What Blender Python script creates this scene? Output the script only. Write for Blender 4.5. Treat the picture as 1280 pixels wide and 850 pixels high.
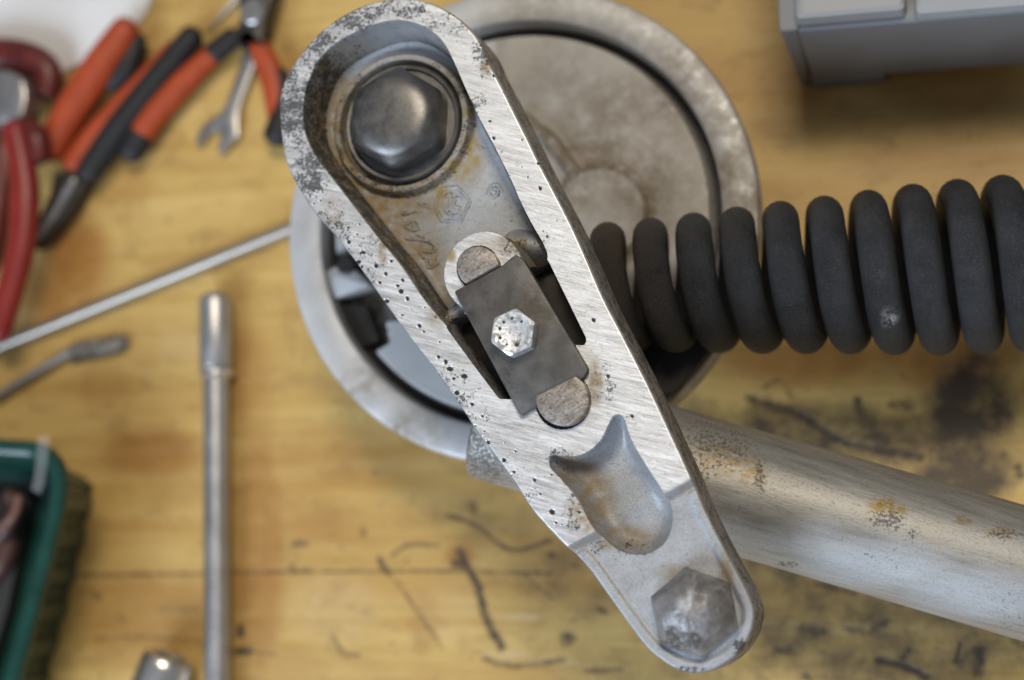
import bpy, bmesh, math, random
import numpy as np
from mathutils import Vector, Matrix, Euler

random.seed(7)
rng = np.random.default_rng(7)
S = bpy.context.scene
COL = S.collection
for o in list(bpy.data.objects):
    bpy.data.objects.remove(o)

# ------------------------------------------------------------ camera
ZA = 0.100                      # machined face of the arm, above the bench
FPX = 2030.0                    # focal length in photo pixels (1280 wide)
DIST = 0.38
ROT = Euler((math.radians(8), math.radians(15), 0), 'XYZ').to_matrix()
CLOC = Vector((0, 0, ZA)) - ROT @ Vector((0, 0, -1)) * DIST
cam = bpy.data.cameras.new('camera')
camo = bpy.data.objects.new('camera', cam)
COL.objects.link(camo)
camo.matrix_world = Matrix.Translation(CLOC) @ ROT.to_4x4()
cam.sensor_width = 36
cam.sensor_fit = 'HORIZONTAL'
cam.lens = 36 * FPX / 1280
cam.clip_start = 0.02
cam.clip_end = 20
cam.dof.use_dof = True
cam.dof.focus_distance = 0.381
cam.dof.aperture_fstop = 6.0
S.camera = camo

# ------------------------------------------------------------ light
w = bpy.data.worlds.new('World')
S.world = w
w.use_nodes = True
bg = w.node_tree.nodes['Background']
bg.inputs[0].default_value = (0.80, 0.86, 1.0, 1)
bg.inputs[1].default_value = 0.20


def area(name, loc, target, size, power, color, sy=None):
    l = bpy.data.lights.new(name, 'AREA')
    l.energy = power
    l.color = color
    l.shape = 'RECTANGLE'
    l.size = size
    l.size_y = sy or size
    o = bpy.data.objects.new(name, l)
    COL.objects.link(o)
    o.location = loc
    o.rotation_euler = (Vector(target) - Vector(loc)).to_track_quat('-Z', 'Y').to_euler()
    return o


area('window_light', (-0.75, -1.15, 1.0), (0, 0, 0.05), 1.0, 31.0, (0.72, 0.84, 1.0), 0.9)
area('ceiling_lamp', (0.25, 0.62, 1.45), (0, 0, 0.05), 0.60, 14.0, (1.0, 0.88, 0.70), 0.30)

S.view_settings.view_transform = 'Standard'
S.view_settings.look = 'None'
S.view_settings.gamma = 1
S.view_settings.exposure = 0.0
S.view_settings.use_curve_mapping = False

# ------------------------------------------------------------ pixel <-> world
Rn = np.array(ROT)
Cn = np.array(CLOC)


def up(px, z):
    """photo pixels (N,2) -> world points on the level plane z"""
    p = np.atleast_2d(np.asarray(px, float))
    d = np.stack([(p[:, 0] - 640) / FPX, -(p[:, 1] - 425) / FPX, -np.ones(len(p))], 1) @ Rn.T
    t = (np.asarray(z) - Cn[2]) / d[:, 2]
    return Cn + d * t[:, None]


def u1(x, y, z):
    return Vector(up([(x, y)], z)[0])


def proj(P):
    q = (np.asarray(P) - Cn) @ Rn
    return np.stack([640 + FPX * q[:, 0] / -q[:, 2], 425 - FPX * q[:, 1] / -q[:, 2]], 1)


def mpp(x, y, z):
    """metres per photo pixel at that point"""
    q = (np.array(u1(x, y, z)) - Cn) @ Rn
    return -q[2] / FPX


# ------------------------------------------------------------ node helpers
class G:
    def __init__(s, name):
        s.m = bpy.data.materials.new(name)
        s.m.use_nodes = True
        s.t = s.m.node_tree
        s.b = s.t.nodes['Principled BSDF']
        s._c = None

    def node(s, ty, **props):
        n = s.t.nodes.new(ty)
        for k, v in props.items():
            setattr(n, k, v)
        return n

    def put(s, sock, v):
        if isinstance(v, bpy.types.NodeSocket):
            s.t.links.new(v, sock)
        elif v is not None:
            if sock.type == 'RGBA' and not hasattr(v, '__len__'):
                v = (v, v, v, 1)
            elif sock.type == 'RGBA' and len(v) == 3:
                v = (*v, 1)
            sock.default_value = v

    def co(s, scale=None, rz=0):
        if s._c is None:
            s._c = s.node('ShaderNodeTexCoord').outputs['Object']
        if scale is None and not rz:
            return s._c
        a = s.node('ShaderNodeMapping')
        a.inputs['Rotation'].default_value = (0, 0, rz)
        s.put(a.inputs['Vector'], s._c)
        b = s.node('ShaderNodeMapping')
        b.inputs['Scale'].default_value = scale or (1, 1, 1)
        s.put(b.inputs['Vector'], a.outputs[0])
        return b.outputs[0]

    def noise(s, scale, detail=3, rough=0.55, vec=None, dist=0.0):
        n = s.node('ShaderNodeTexNoise')
        n.inputs['Scale'].default_value = scale
        n.inputs['Detail'].default_value = detail
        n.inputs['Roughness'].default_value = rough
        n.inputs['Distortion'].default_value = dist
        s.put(n.inputs['Vector'], vec if vec is not None else s.co())
        return n.outputs['Fac']

    def voro(s, scale, vec=None):
        n = s.node('ShaderNodeTexVoronoi')
        n.inputs['Scale'].default_value = scale
        s.put(n.inputs['Vector'], vec if vec is not None else s.co())
        return n.outputs['Distance']

    def rng(s, v, a, b, c=0.0, d=1.0):
        n = s.node('ShaderNodeMapRange')
        for i, x in enumerate((v, a, b, c, d)):
            s.put(n.inputs[i], x)
        return n.outputs[0]

    def m2(s, op, a, b=0.0, clamp=False):
        n = s.node('ShaderNodeMath', operation=op)
        n.use_clamp = clamp
        s.put(n.inputs[0], a)
        s.put(n.inputs[1], b)
        return n.outputs[0]

    def mul(s, a, b):
        return s.m2('MULTIPLY', a, b)

    def add(s, a, b):
        return s.m2('ADD', a, b, True)

    def mix(s, f, a, b):
        n = s.node('ShaderNodeMix', data_type='RGBA')
        s.put(n.inputs[0], f)
        s.put(n.inputs[6], a)
        s.put(n.inputs[7], b)
        return n.outputs[2]

    def mixf(s, f, a, b):
        n = s.node('ShaderNodeMix', data_type='FLOAT')
        s.put(n.inputs[0], f)
        s.put(n.inputs[2], a)
        s.put(n.inputs[3], b)
        return n.outputs[0]

    def attr(s, name='mask'):
        a = s.node('ShaderNodeAttribute', attribute_name=name)
        c = s.node('ShaderNodeSeparateColor')
        s.put(c.inputs[0], a.outputs['Color'])
        return c.outputs[0], c.outputs[1], c.outputs[2], a.outputs['Alpha']

    def bump(s, h, dist, strength=1.0, nrm=None):
        n = s.node('ShaderNodeBump')
        n.inputs['Strength'].default_value = strength
        n.inputs['Distance'].default_value = dist
        s.put(n.inputs['Height'], h)
        if nrm is not None:
            s.put(n.inputs['Normal'], nrm)
        return n.outputs[0]

    def out(s, col=None, rough=None, metal=None, nrm=None, **kw):
        s.put(s.b.inputs['Base Color'], col)
        s.put(s.b.inputs['Roughness'], rough)
        s.put(s.b.inputs['Metallic'], metal)
        if nrm is not None:
            s.put(s.b.inputs['Normal'], nrm)
        for k, v in kw.items():
            s.put(s.b.inputs[k.replace('_', ' ')], v)
        return s.m


# ------------------------------------------------------------ mesh helpers
def children_of(parent):
    return parent


def obj(name, verts, faces, mat, parent=None, smooth=True, angle=35, mask=None, base=False, mats=None, mi=None):
    v = np.asarray(verts, float).reshape(-1, 3)
    lo, hi = v.min(0), v.max(0)
    org = (lo + hi) / 2
    if base:
        org[2] = lo[2]
    me = bpy.data.meshes.new(name)
    me.from_pydata((v - org).tolist(), [], faces)
    me.materials.append(mat)
    for x in mats or []:
        me.materials.append(x)
    if mi is not None:
        me.polygons.foreach_set('material_index', np.asarray(mi, np.int32))
    if mask is not None:
        a = me.color_attributes.new('mask', 'FLOAT_COLOR', 'POINT')
        a.data.foreach_set('color', np.asarray(mask, np.float32).ravel())
    bm = bmesh.new()
    bm.from_mesh(me)
    bmesh.ops.recalc_face_normals(bm, faces=bm.faces)
    bm.to_mesh(me)
    bm.free()
    if smooth:
        me.shade_smooth()
        me.set_sharp_from_angle(angle=math.radians(angle))
    o = bpy.data.objects.new(name, me)
    COL.objects.link(o)
    o.location = org
    if parent is not None:
        o.parent = parent
        p, tot = parent, Vector((0, 0, 0))
        while p is not None:
            tot += p.location
            p = p.parent
        o.location = Vector(org) - tot
    return o


def thing(name, label, cat, loc, group=None):
    o = bpy.data.objects.new(name, None)
    o.empty_display_size = 0.01
    COL.objects.link(o)
    o.location = loc
    return tag(o, label, cat, group)


def tag(o, label, cat, group=None):
    o['label'] = label
    o['category'] = cat
    if group:
        o['group'] = group
    return o


class MB:
    """collects vertices and faces of ONE part"""
    def __init__(s):
        s.v, s.f = [], []

    def add(s, v, f):
        n = len(s.v)
        s.v += [tuple(p) for p in v]
        s.f += [tuple(i + n for i in q) for q in f]
        return s

    def rings(s, rings, closed=True, cap0=True, cap1=True):
        n = len(rings[0])
        v = [p for r in rings for p in r]
        f = []
        m = n if closed else n - 1
        for i in range(len(rings) - 1):
            for j in range(m):
                k = (j + 1) % n
                f.append((i * n + j, i * n + k, (i + 1) * n + k, (i + 1) * n + j))
        if cap0:
            f.append(tuple(range(n - 1, -1, -1)))
        if cap1:
            f.append(tuple((len(rings) - 1) * n + j for j in range(n)))
        return s.add(v, f)

    def build(s, name, mat, parent=None, **kw):
        return obj(name, s.v, s.f, mat, parent, **kw)


def frame(ax):
    ax = Vector(ax).normalized()
    a = Vector((0, 0, 1)) if abs(ax.z) < 0.9 else Vector((0, 1, 0))
    x = a.cross(ax).normalized()
    return x, ax.cross(x), ax


def lathe(mb, c, prof, n=48, ax=(0, 0, 1), rfun=None, cap0=True, cap1=True):
    x, y, z = frame(ax)
    if tuple(ax) == (0, 0, 1):
        x, y = Vector((1, 0, 0)), Vector((0, 1, 0))
    c = Vector(c)
    R = []
    for r, h in prof:
        ring = []
        for i in range(n):
            t = 2 * math.pi * i / n
            rr = max(r, 1e-6)
            ring.append(c + (x * math.cos(t) + y * math.sin(t)) * rr + z * h)
        R.append(ring)
    return mb.rings(R, True, cap0, cap1)


def spline(pts, n=8, closed=False):
    P = np.asarray(pts, float)
    N = len(P)
    out = []
    R = range(N) if closed else range(N - 1)
    for i in R:
        if closed:
            a, b, c, d = P[i - 1], P[i], P[(i + 1) % N], P[(i + 2) % N]
        else:
            a, b, c, d = P[max(i - 1, 0)], P[i], P[i + 1], P[min(i + 2, N - 1)]
        for k in range(n):
            t = k / n
            out.append(0.5 * ((2 * b) + (c - a) * t + (2 * a - 5 * b + 4 * c - d) * t * t + (3 * b - a - 3 * c + d) * t ** 3))
    if not closed:
        out.append(P[-1])
    return np.array(out)


def sweep(mb, path, rad, n=16, flat=1.0, endround=True):
    """path (N,3), rad scalar or (N,), flat = height / width, rounded ends"""
    P = [Vector(p) for p in path]
    R = np.ones(len(P)) * rad
    if endround:
        t0 = (P[0] - P[1]).normalized()
        t1 = (P[-1] - P[-2]).normalized()
        e0 = [(P[0] + t0 * R[0] * math.sin(a) * 0.8, R[0] * math.cos(a)) for a in (1.45, 1.1, 0.7, 0.35)]
        e1 = [(P[-1] + t1 * R[-1] * math.sin(a) * 0.8, R[-1] * math.cos(a)) for a in (0.35, 0.7, 1.1, 1.45)]
        Q = e0 + list(zip(P, R)) + e1
    else:
        Q = list(zip(P, R))
    rings = []
    for i, (p, r) in enumerate(Q):
        a = Q[max(i - 1, 0)][0]
        b = Q[min(i + 1, len(Q) - 1)][0]
        x, y, z = frame(b - a)
        rings.append([p + x * (r * math.cos(2 * math.pi * k / n)) + y * (r * flat * math.sin(2 * math.pi * k / n)) for k in range(n)])
    return mb.rings(rings)


def prism(mb, poly, z0, z1, bev=0.0003):
    """poly: (N,2) world xy, counter-clockwise or not; small chamfer on top"""
    P = np.asarray(poly, float)[:, :2]
    area_ = np.sum(P[:, 0] * np.roll(P[:, 1], -1) - np.roll(P[:, 0], -1) * P[:, 1])
    if area_ < 0:
        P = P[::-1]
    d1 = P - np.roll(P, 1, 0)
    d2 = np.roll(P, -1, 0) - P
    n1 = np.stack([d1[:, 1], -d1[:, 0]], 1) / (np.linalg.norm(d1, axis=1)[:, None] + 1e-12)
    n2 = np.stack([d2[:, 1], -d2[:, 0]], 1) / (np.linalg.norm(d2, axis=1)[:, None] + 1e-12)
    m = n1 + n2
    m /= np.maximum((m * n1).sum(1), 0.4)[:, None]
    I = P - m * bev
    J = P - m * bev * 0.3
    R = [[(x, y, z0) for x, y in P], [(x, y, z1 - bev) for x, y in P], [(x, y, z1 - bev * 0.3) for x, y in J], [(x, y, z1) for x, y in I]]
    return mb.rings(R)


def roundpoly(pts, r, n=5):
    """round the corners of a polygon (units of pts)"""
    P = np.asarray(pts, float)
    out = []
    N = len(P)
    rr = r if hasattr(r, '__len__') else [r] * N
    for i in range(N):
        a, b, c = P[i - 1], P[i], P[(i + 1) % N]
        ra = min(rr[i], 0.45 * np.linalg.norm(a - b), 0.45 * np.linalg.norm(c - b))
        p = b + (a - b) / np.linalg.norm(a - b) * ra
        q = b + (c - b) / np.linalg.norm(c - b) * ra
        for k in range(n + 1):
            t = k / n
            out.append((1 - t) ** 2 * p + 2 * t * (1 - t) * b + t * t * q)
    return np.array(out)


def sdf(P, poly):
    """signed distance (inside positive) and the closest boundary point"""
    A = np.asarray(poly, float)[:, :2]
    B = np.roll(A, -1, 0)
    best = np.full(len(P), 1e9)
    cp = np.zeros((len(P), 2))
    ins = np.zeros(len(P), bool)
    x, y = P[:, 0], P[:, 1]
    for (ax, ay), (bx, by) in zip(A, B):
        dx, dy = bx - ax, by - ay
        L = dx * dx + dy * dy
        if L < 1e-16:
            continue
        t = np.clip(((x - ax) * dx + (y - ay) * dy) / L, 0, 1)
        qx, qy = ax + t * dx, ay + t * dy
        d = (x - qx) ** 2 + (y - qy) ** 2
        u = d < best
        best[u] = d[u]
        cp[u, 0] = qx[u]
        cp[u, 1] = qy[u]
        c = ((ay > y) != (by > y)) & (x < dx * (y - ay) / (dy if abs(dy) > 1e-15 else 1e-15) + ax)
        ins ^= c
    d = np.sqrt(best)
    return np.where(ins, d, -d), cp


def segdist(P, a, b):
    a = np.asarray(a, float)
    b = np.asarray(b, float)
    d = b - a
    t = np.clip(((P - a) @ d) / max(d @ d, 1e-18), 0, 1)
    return np.linalg.norm(P - (a + t[:, None] * d), axis=1)


def pathdist(P, pts):
    r = np.full(len(P), 1e9)
    for a, b in zip(pts[:-1], pts[1:]):
        r = np.minimum(r, segdist(P, a, b))
    return r


def sstep(a, b, x):
    t = np.clip((x - a) / (b - a), 0, 1)
    return t * t * (3 - 2 * t)


def blobs(Q, lst):
    m = np.zeros(len(Q))
    for cx, cy, rx, ry, s in lst:
        d = np.hypot((Q[:, 0] - cx) / rx, (Q[:, 1] - cy) / ry)
        m = np.maximum(m, s * (1 - sstep(0.35, 1.0, d)))
    return m


def grid_faces(nx, ny):
    i = np.arange(nx * ny).reshape(ny, nx)
    return np.stack([i[:-1, :-1], i[:-1, 1:], i[1:, 1:], i[1:, :-1]], -1).reshape(-1, 4)


# ------------------------------------------------------------ materials
def mat_wood():
    g = G('bench_wood')
    r, gg, b, a = g.attr()
    fib = g.noise(1.0, 4, 0.6, g.co((9, 230, 60)))
    fine = g.noise(1.0, 3, 0.6, g.co((45, 1500, 300)))
    band = g.noise(1.0, 3, 0.55, g.co((5, 42, 20)))
    big = g.noise(30, 4, 0.6, g.co((0.8, 1.5, 1)))
    mid = g.noise(85, 4, 0.62, g.co((0.8, 1.4, 1)))
    spots = g.noise(230, 4, 0.62)
    c = g.mix(g.rng(fib, 0.32, 0.68), (0.51, 0.335, 0.095), (0.63, 0.445, 0.155))
    c = g.mix(g.mul(g.rng(fine, 0.35, 0.7), 0.3), c, (0.34, 0.20, 0.06))
    c = g.mix(g.mul(g.rng(band, 0.46, 0.66), 0.45), c, (0.40, 0.205, 0.042))
    c = g.mix(g.mul(g.rng(big, 0.48, 0.68), 0.35), c, (0.36, 0.185, 0.042))
    c = g.mix(g.mul(g.rng(mid, 0.52, 0.70), 0.5), c, (0.27, 0.155, 0.048))
    c = g.mix(g.mul(g.rng(spots, 0.62, 0.72), 0.5), c, (0.14, 0.085, 0.035))
    brk = g.noise(260, 4, 0.65)
    org = g.mul(gg, g.rng(g.noise(70, 4, 0.6, g.co((1, 2.5, 1))), 0.05, 0.45))
    c = g.mix(org, c, (0.29, 0.115, 0.016))
    oil_shade = g.m2('ADD', g.mul(b, 0.8), g.mul(g.m2('SUBTRACT', g.noise(95, 6, 0.68), 0.5), 1.5))
    oil_shade = g.mul(g.rng(oil_shade, 0.0, 0.78), g.rng(b, 0.02, 0.30))
    c = g.mix(g.mul(oil_shade, 0.94), c, (0.040, 0.027, 0.019))
    pale = g.mul(a, g.rng(brk, 0.25, 0.6))
    c = g.mix(pale, c, (0.62, 0.48, 0.28))
    drk = g.m2('ADD', g.mul(r, 0.8), g.mul(g.m2('SUBTRACT', g.noise(420, 6, 0.75), 0.5), 1.5))
    drk = g.mul(g.rng(drk, 0.18, 0.75), g.rng(r, 0.02, 0.30))
    c = g.mix(g.mul(drk, 0.92), c, (0.032, 0.022, 0.017))
    ro = g.rng(fib, 0.3, 0.7, 0.42, 0.6)
    n = g.bump(fine, 0.0002, 0.5)
    return g.out(c, ro, 0.0, n)


def mat_arm():
    g = G('cast_aluminium')
    mach, grime_shade, stain_shade, wet = g.attr()
    scr = g.noise(1.0, 4, 0.68, g.co((95, 1050, 60), math.radians(16)), 0.4)
    scr2 = g.noise(1.0, 3, 0.65, g.co((330, 5200, 100), math.radians(17)), 0.3)
    scr3 = g.noise(1.0, 3, 0.65, g.co((150, 3300, 100), math.radians(-33)), 0.3)
    cloud = g.noise(160, 4, 0.6)
    sand = g.noise(2600, 3, 0.6)
    speck = g.noise(900, 5, 0.7)
    cast = g.mix(g.rng(cloud, 0.3, 0.7), (0.33, 0.35, 0.375), (0.45, 0.47, 0.50))
    cast = g.mix(g.mul(g.rng(sand, 0.42, 0.66), 0.45), cast, (0.22, 0.22, 0.22))
    cast = g.mix(g.mul(g.rng(speck, 0.56, 0.66), 0.45), cast, (0.18, 0.16, 0.13))
    ms = g.mix(g.rng(scr, 0.30, 0.70), (0.47, 0.485, 0.51), (0.80, 0.825, 0.86))
    ms = g.mix(g.mul(g.rng(scr2, 0.54, 0.68), 0.55), ms, (0.36, 0.355, 0.35))
    ms = g.mix(g.mul(g.rng(scr3, 0.60, 0.70), g.rng(cloud, 0.45, 0.6, 0.0, 0.55)), ms, (0.36, 0.355, 0.34))
    ms = g.mix(g.mul(g.rng(cloud, 0.50, 0.75), 0.35), ms, (0.48, 0.46, 0.42))
    ms = g.mix(g.mul(g.rng(speck, 0.60, 0.68), 0.5), ms, (0.20, 0.19, 0.17))
    c = g.mix(mach, cast, ms)
    st = g.mul(stain_shade, g.rng(g.noise(330, 4, 0.65), 0.25, 0.62))
    c = g.mix(st, c, (0.245, 0.17, 0.07))
    v = g.m2('ADD', g.noise(1400, 6, 0.8), g.mul(g.m2('SUBTRACT', g.noise(300, 4, 0.65), 0.5), 0.55))
    gr = g.m2('SUBTRACT', v, g.m2('SUBTRACT', 0.63, g.mul(grime_shade, 0.21)))
    gr = g.mul(g.rng(gr, 0.0, 0.05, 0.0, 0.88), g.rng(grime_shade, 0.04, 0.2))
    sp = g.m2('GREATER_THAN', grime_shade, 0.93)
    c = g.mix(g.mul(wet, g.rng(g.noise(420, 3, 0.6), 0.3, 0.55)), c, (0.30, 0.22, 0.05))
    dk = g.add(gr, sp)
    c = g.mix(dk, c, (0.016, 0.015, 0.014))
    inv = g.m2('SUBTRACT', 1.0, g.add(dk, g.mul(st, 0.8)), True)
    me = g.mul(g.mixf(mach, 0.45, 0.72), inv)
    ro = g.mixf(dk, g.mixf(mach, g.mixf(st, g.rng(cloud, 0.3, 0.7, 0.46, 0.60), 0.72), g.rng(scr, 0.3, 0.7, 0.34, 0.52)), 0.6)
    h = g.mixf(mach, g.mul(sand, 1.0), g.add(g.mul(scr, 0.7), g.mul(scr2, 0.5)))
    n = g.bump(h, 0.00016, 0.55)
    n = g.bump(dk, 0.0001, 0.15, n)
    return g.out(c, ro, me, n)


def mat_dirty(name, c1, c2, dirt, metal, r0, r1, amt=0.6, sc=180, bump=0.0001, thr=(0.45, 0.68), fs=1500):
    """painted or bare metal with cloudy dirt; mask R adds dirt, B adds rusty staining"""
    g = G(name)
    r, gg, b, a = g.attr()
    cloud = g.noise(sc, 4, 0.62)
    sp = g.noise(sc * 4, 5, 0.7)
    f = g.noise(fs, 3, 0.6)
    c = g.mix(g.rng(cloud, 0.3, 0.7), c1, c2)
    d = g.mul(g.rng(g.noise(sc * 0.7, 5, 0.66), thr[0], thr[1]), amt)
    d = g.add(d, g.mul(r, g.rng(sp, 0.35, 0.55)))
    c = g.mix(d, c, dirt)
    c = g.mix(g.mul(b, g.rng(sp, 0.3, 0.6)), c, (0.12, 0.07, 0.02))
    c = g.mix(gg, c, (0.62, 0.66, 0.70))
    me = g.mul(g.m2('SUBTRACT', 1.0, d, True), metal)
    ro = g.mixf(d, g.rng(cloud, 0.3, 0.7, r0, r1), 0.65)
    n = g.bump(g.add(g.mul(f, 0.6), g.mul(sp, 0.5)), bump, 0.6)
    return g.out(c, ro, me, n)


def mat_tube():
    g = G('old_chrome_tube')
    r, gg, b, a = g.attr()
    grain = g.noise(1.0, 4, 0.65, g.co((35, 520, 520), math.radians(17)))
    fine = g.noise(1.0, 3, 0.65, g.co((260, 2600, 2600), math.radians(17)))
    cloud = g.noise(110, 4, 0.6)
    sp = g.noise(1300, 4, 0.7)
    c = g.mix(g.rng(grain, 0.3, 0.7), (0.27, 0.265, 0.25), (0.42, 0.415, 0.395))
    c = g.mix(g.mul(g.rng(cloud, 0.45, 0.7), 0.3), c, (0.30, 0.27, 0.20))
    c = g.mix(g.mul(g.rng(fine, 0.58, 0.72), 0.45), c, (0.15, 0.13, 0.10))
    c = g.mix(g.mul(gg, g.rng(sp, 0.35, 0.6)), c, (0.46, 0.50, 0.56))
    c = g.mix(g.mul(b, g.rng(g.noise(600, 5, 0.7), 0.38, 0.55)), c, (0.25, 0.16, 0.03))
    d = g.mul(g.rng(g.m2('ADD', sp, g.mul(r, 0.16)), 0.56, 0.66), g.rng(r, 0.0, 0.4, 0.45, 0.95))
    c = g.mix(g.mul(d, 0.85), c, (0.05, 0.038, 0.026))
    me = g.mul(g.m2('SUBTRACT', 1.0, g.add(d, g.mul(gg, 0.4)), True), 0.5)
    ro = g.rng(grain, 0.3, 0.7, 0.42, 0.58)
    ro = g.mixf(gg, ro, 0.62)
    n = g.bump(g.add(g.mul(fine, 0.6), g.mul(g.mul(sp, gg), 0.6)), 0.0002, 0.5)
    return g.out(c, ro, me, n)


def mat_rubber():
    g = G('black_coated_spring')
    r, gg, b, a = g.attr()
    f = g.noise(2600, 5, 0.72)
    cl = g.noise(160, 4, 0.6)
    c = g.mix(g.rng(cl, 0.3, 0.7), (0.012, 0.0135, 0.017), (0.033, 0.036, 0.043))
    c = g.mix(g.mul(g.rng(f, 0.54, 0.68), 0.7), c, (0.14, 0.14, 0.135))
    c = g.mix(g.mul(b, g.rng(cl, 0.2, 0.6)), c, (0.045, 0.030, 0.018))
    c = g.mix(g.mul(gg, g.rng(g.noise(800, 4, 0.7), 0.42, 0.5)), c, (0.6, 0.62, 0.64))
    n = g.bump(f, 0.0008, 0.9)
    n = g.bump(g.noise(420, 3, 0.6), 0.0006, 0.5, n)
    return g.out(c, g.rng(cl, 0.3, 0.7, 0.38, 0.56), 0.0, n)


def mat_plain(name, c, rough, metal=0.0, var=0.25, sc=150, bump=0.00003, bs=900, **kw):
    g = G(name)
    cl = g.noise(sc, 4, 0.6)
    k = g.rng(cl, 0.3, 0.7)
    col = g.mix(k, tuple(x * (1 - var) for x in c), tuple(min(1, x * (1 + var)) for x in c))
    n = g.bump(g.noise(bs, 3, 0.6), bump, 0.5)
    return g.out(col, g.rng(cl, 0.3, 0.7, rough * 0.85, min(1, rough * 1.15)), metal, n, **kw)


M_WOOD = mat_wood()
M_ARM = mat_arm()
M_RIM = mat_dirty('hub_rim_alloy', (0.50, 0.51, 0.52), (0.60, 0.61, 0.62), (0.24, 0.20, 0.14), 0.35, 0.40, 0.55, 0.35, 75)
M_PLATE = mat_dirty('dusty_hub_plate', (0.36, 0.35, 0.33), (0.47, 0.455, 0.43), (0.17, 0.14, 0.10), 0.2, 0.5, 0.65, 0.55, 60)
M_DARK = mat_plain('dull_black', (0.012, 0.011, 0.010), 0.6)
M_DKMETAL = mat_plain('dark_oily_steel', (0.05, 0.045, 0.04), 0.45, 0.5)
M_NUT = mat_dirty('dark_nickel_nut', (0.135, 0.132, 0.13), (0.19, 0.187, 0.18), (0.05, 0.045, 0.04), 0.9, 0.34, 0.50, 0.30, 250, 0.00006)
M_LOCK = mat_dirty('dull_grey_steel_plate', (0.060, 0.056, 0.052), (0.128, 0.121, 0.113), (0.045, 0.036, 0.026), 0.35, 0.38, 0.6, 0.6, 210, 0.00016)
M_ZINC = mat_dirty('zinc_plated_bolt', (0.62, 0.64, 0.66), (0.78, 0.80, 0.82), (0.10, 0.10, 0.09), 0.65, 0.32, 0.46, 0.7, 700, 0.0002, (0.50, 0.58))
def mat_pin():
    g = G('rust_streaked_pin_steel')
    st = g.noise(1.0, 4, 0.7, g.co((260, 1300, 300), math.radians(-32)), 0.6)
    cl = g.noise(330, 5, 0.7)
    sp = g.noise(1500, 5, 0.75)
    c = g.mix(g.rng(st, 0.3, 0.7), (0.20, 0.175, 0.15), (0.46, 0.43, 0.40))
    c = g.mix(g.mul(g.rng(cl, 0.46, 0.62), 0.75), c, (0.13, 0.075, 0.042))
    c = g.mix(g.mul(g.rng(sp, 0.54, 0.62), 0.75), c, (0.05, 0.038, 0.028))
    n = g.bump(g.add(g.mul(st, 0.6), g.mul(sp, 0.5)), 0.0003, 0.7)
    return g.out(c, g.rng(cl, 0.3, 0.7, 0.36, 0.6), g.rng(cl, 0.45, 0.6, 0.6, 0.15), n)


M_PIN = mat_pin()
M_CAP = mat_dirty('worn_grey_lead_cap', (0.27, 0.27, 0.28), (0.42, 0.42, 0.44), (0.07, 0.062, 0.055), 0.6, 0.28, 0.45, 0.7, 260, 0.0005, (0.40, 0.62), 900)
M_TUBE = mat_tube()
M_SPRING = mat_rubber()
M_STEEL = mat_plain('brushed_tool_steel', (0.42, 0.42, 0.42), 0.34, 0.9, 0.15)
M_CHROME = mat_plain('polished_socket_chrome', (0.72, 0.70, 0.66), 0.27, 0.9, 0.06)
M_ROD = mat_plain('bright_steel_rod', (0.46, 0.43, 0.38), 0.36, 0.8, 0.0, 20, 0.0)
M_BAR = mat_plain('satin_grey_bar_steel', (0.46, 0.46, 0.465), 0.38, 0.85, 0.08)
M_ORANGE = mat_plain('orange_grip_plastic', (0.36, 0.052, 0.012), 0.5, 0, 0.15)
M_BLACKGRIP = mat_plain('black_grip_rubber', (0.009, 0.009, 0.010), 0.6)
M_RED = mat_plain('dark_red_dipped_grip', (0.20, 0.013, 0.010), 0.4, 0, 0.15)
M_MAROON = mat_plain('maroon_grip', (0.10, 0.012, 0.010), 0.4)
M_GREEN = mat_plain('green_tray_plastic', (0.010, 0.050, 0.038), 0.2, 0, 0.2)
M_BROWNWIRE = mat_plain('brown_wire_sleeve', (0.07, 0.028, 0.02), 0.5)
M_PINKWIRE = mat_plain('pale_brown_wire_sleeve', (0.17, 0.085, 0.06), 0.5)
M_BOX = mat_plain('grey_case_plastic', (0.19, 0.192, 0.20), 0.55, 0, 0.06, 60)
M_BOXLID = mat_plain('light_grey_case_lid', (0.30, 0.30, 0.30), 0.55, 0, 0.06, 60)
M_PAPER = mat_plain('white_rag', (0.66, 0.66, 0.67), 0.85, 0, 0.06, 40)
M_BRISTLE = mat_plain('grey_filings', (0.20, 0.19, 0.175), 0.55, 0.4, 0.8, 420, 0.0006)
g = G('clear_film')
M_FILM = g.out((0.75, 0.78, 0.78), 0.2, 0.0, None, Alpha=0.14)

# ------------------------------------------------------------ workbench top
def axis(lo, hi, a, b, step):
    d = np.arange(a, b, step)
    return np.concatenate([np.linspace(lo, a, 12, endpoint=False), d, np.linspace(b, hi, 12)])


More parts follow.
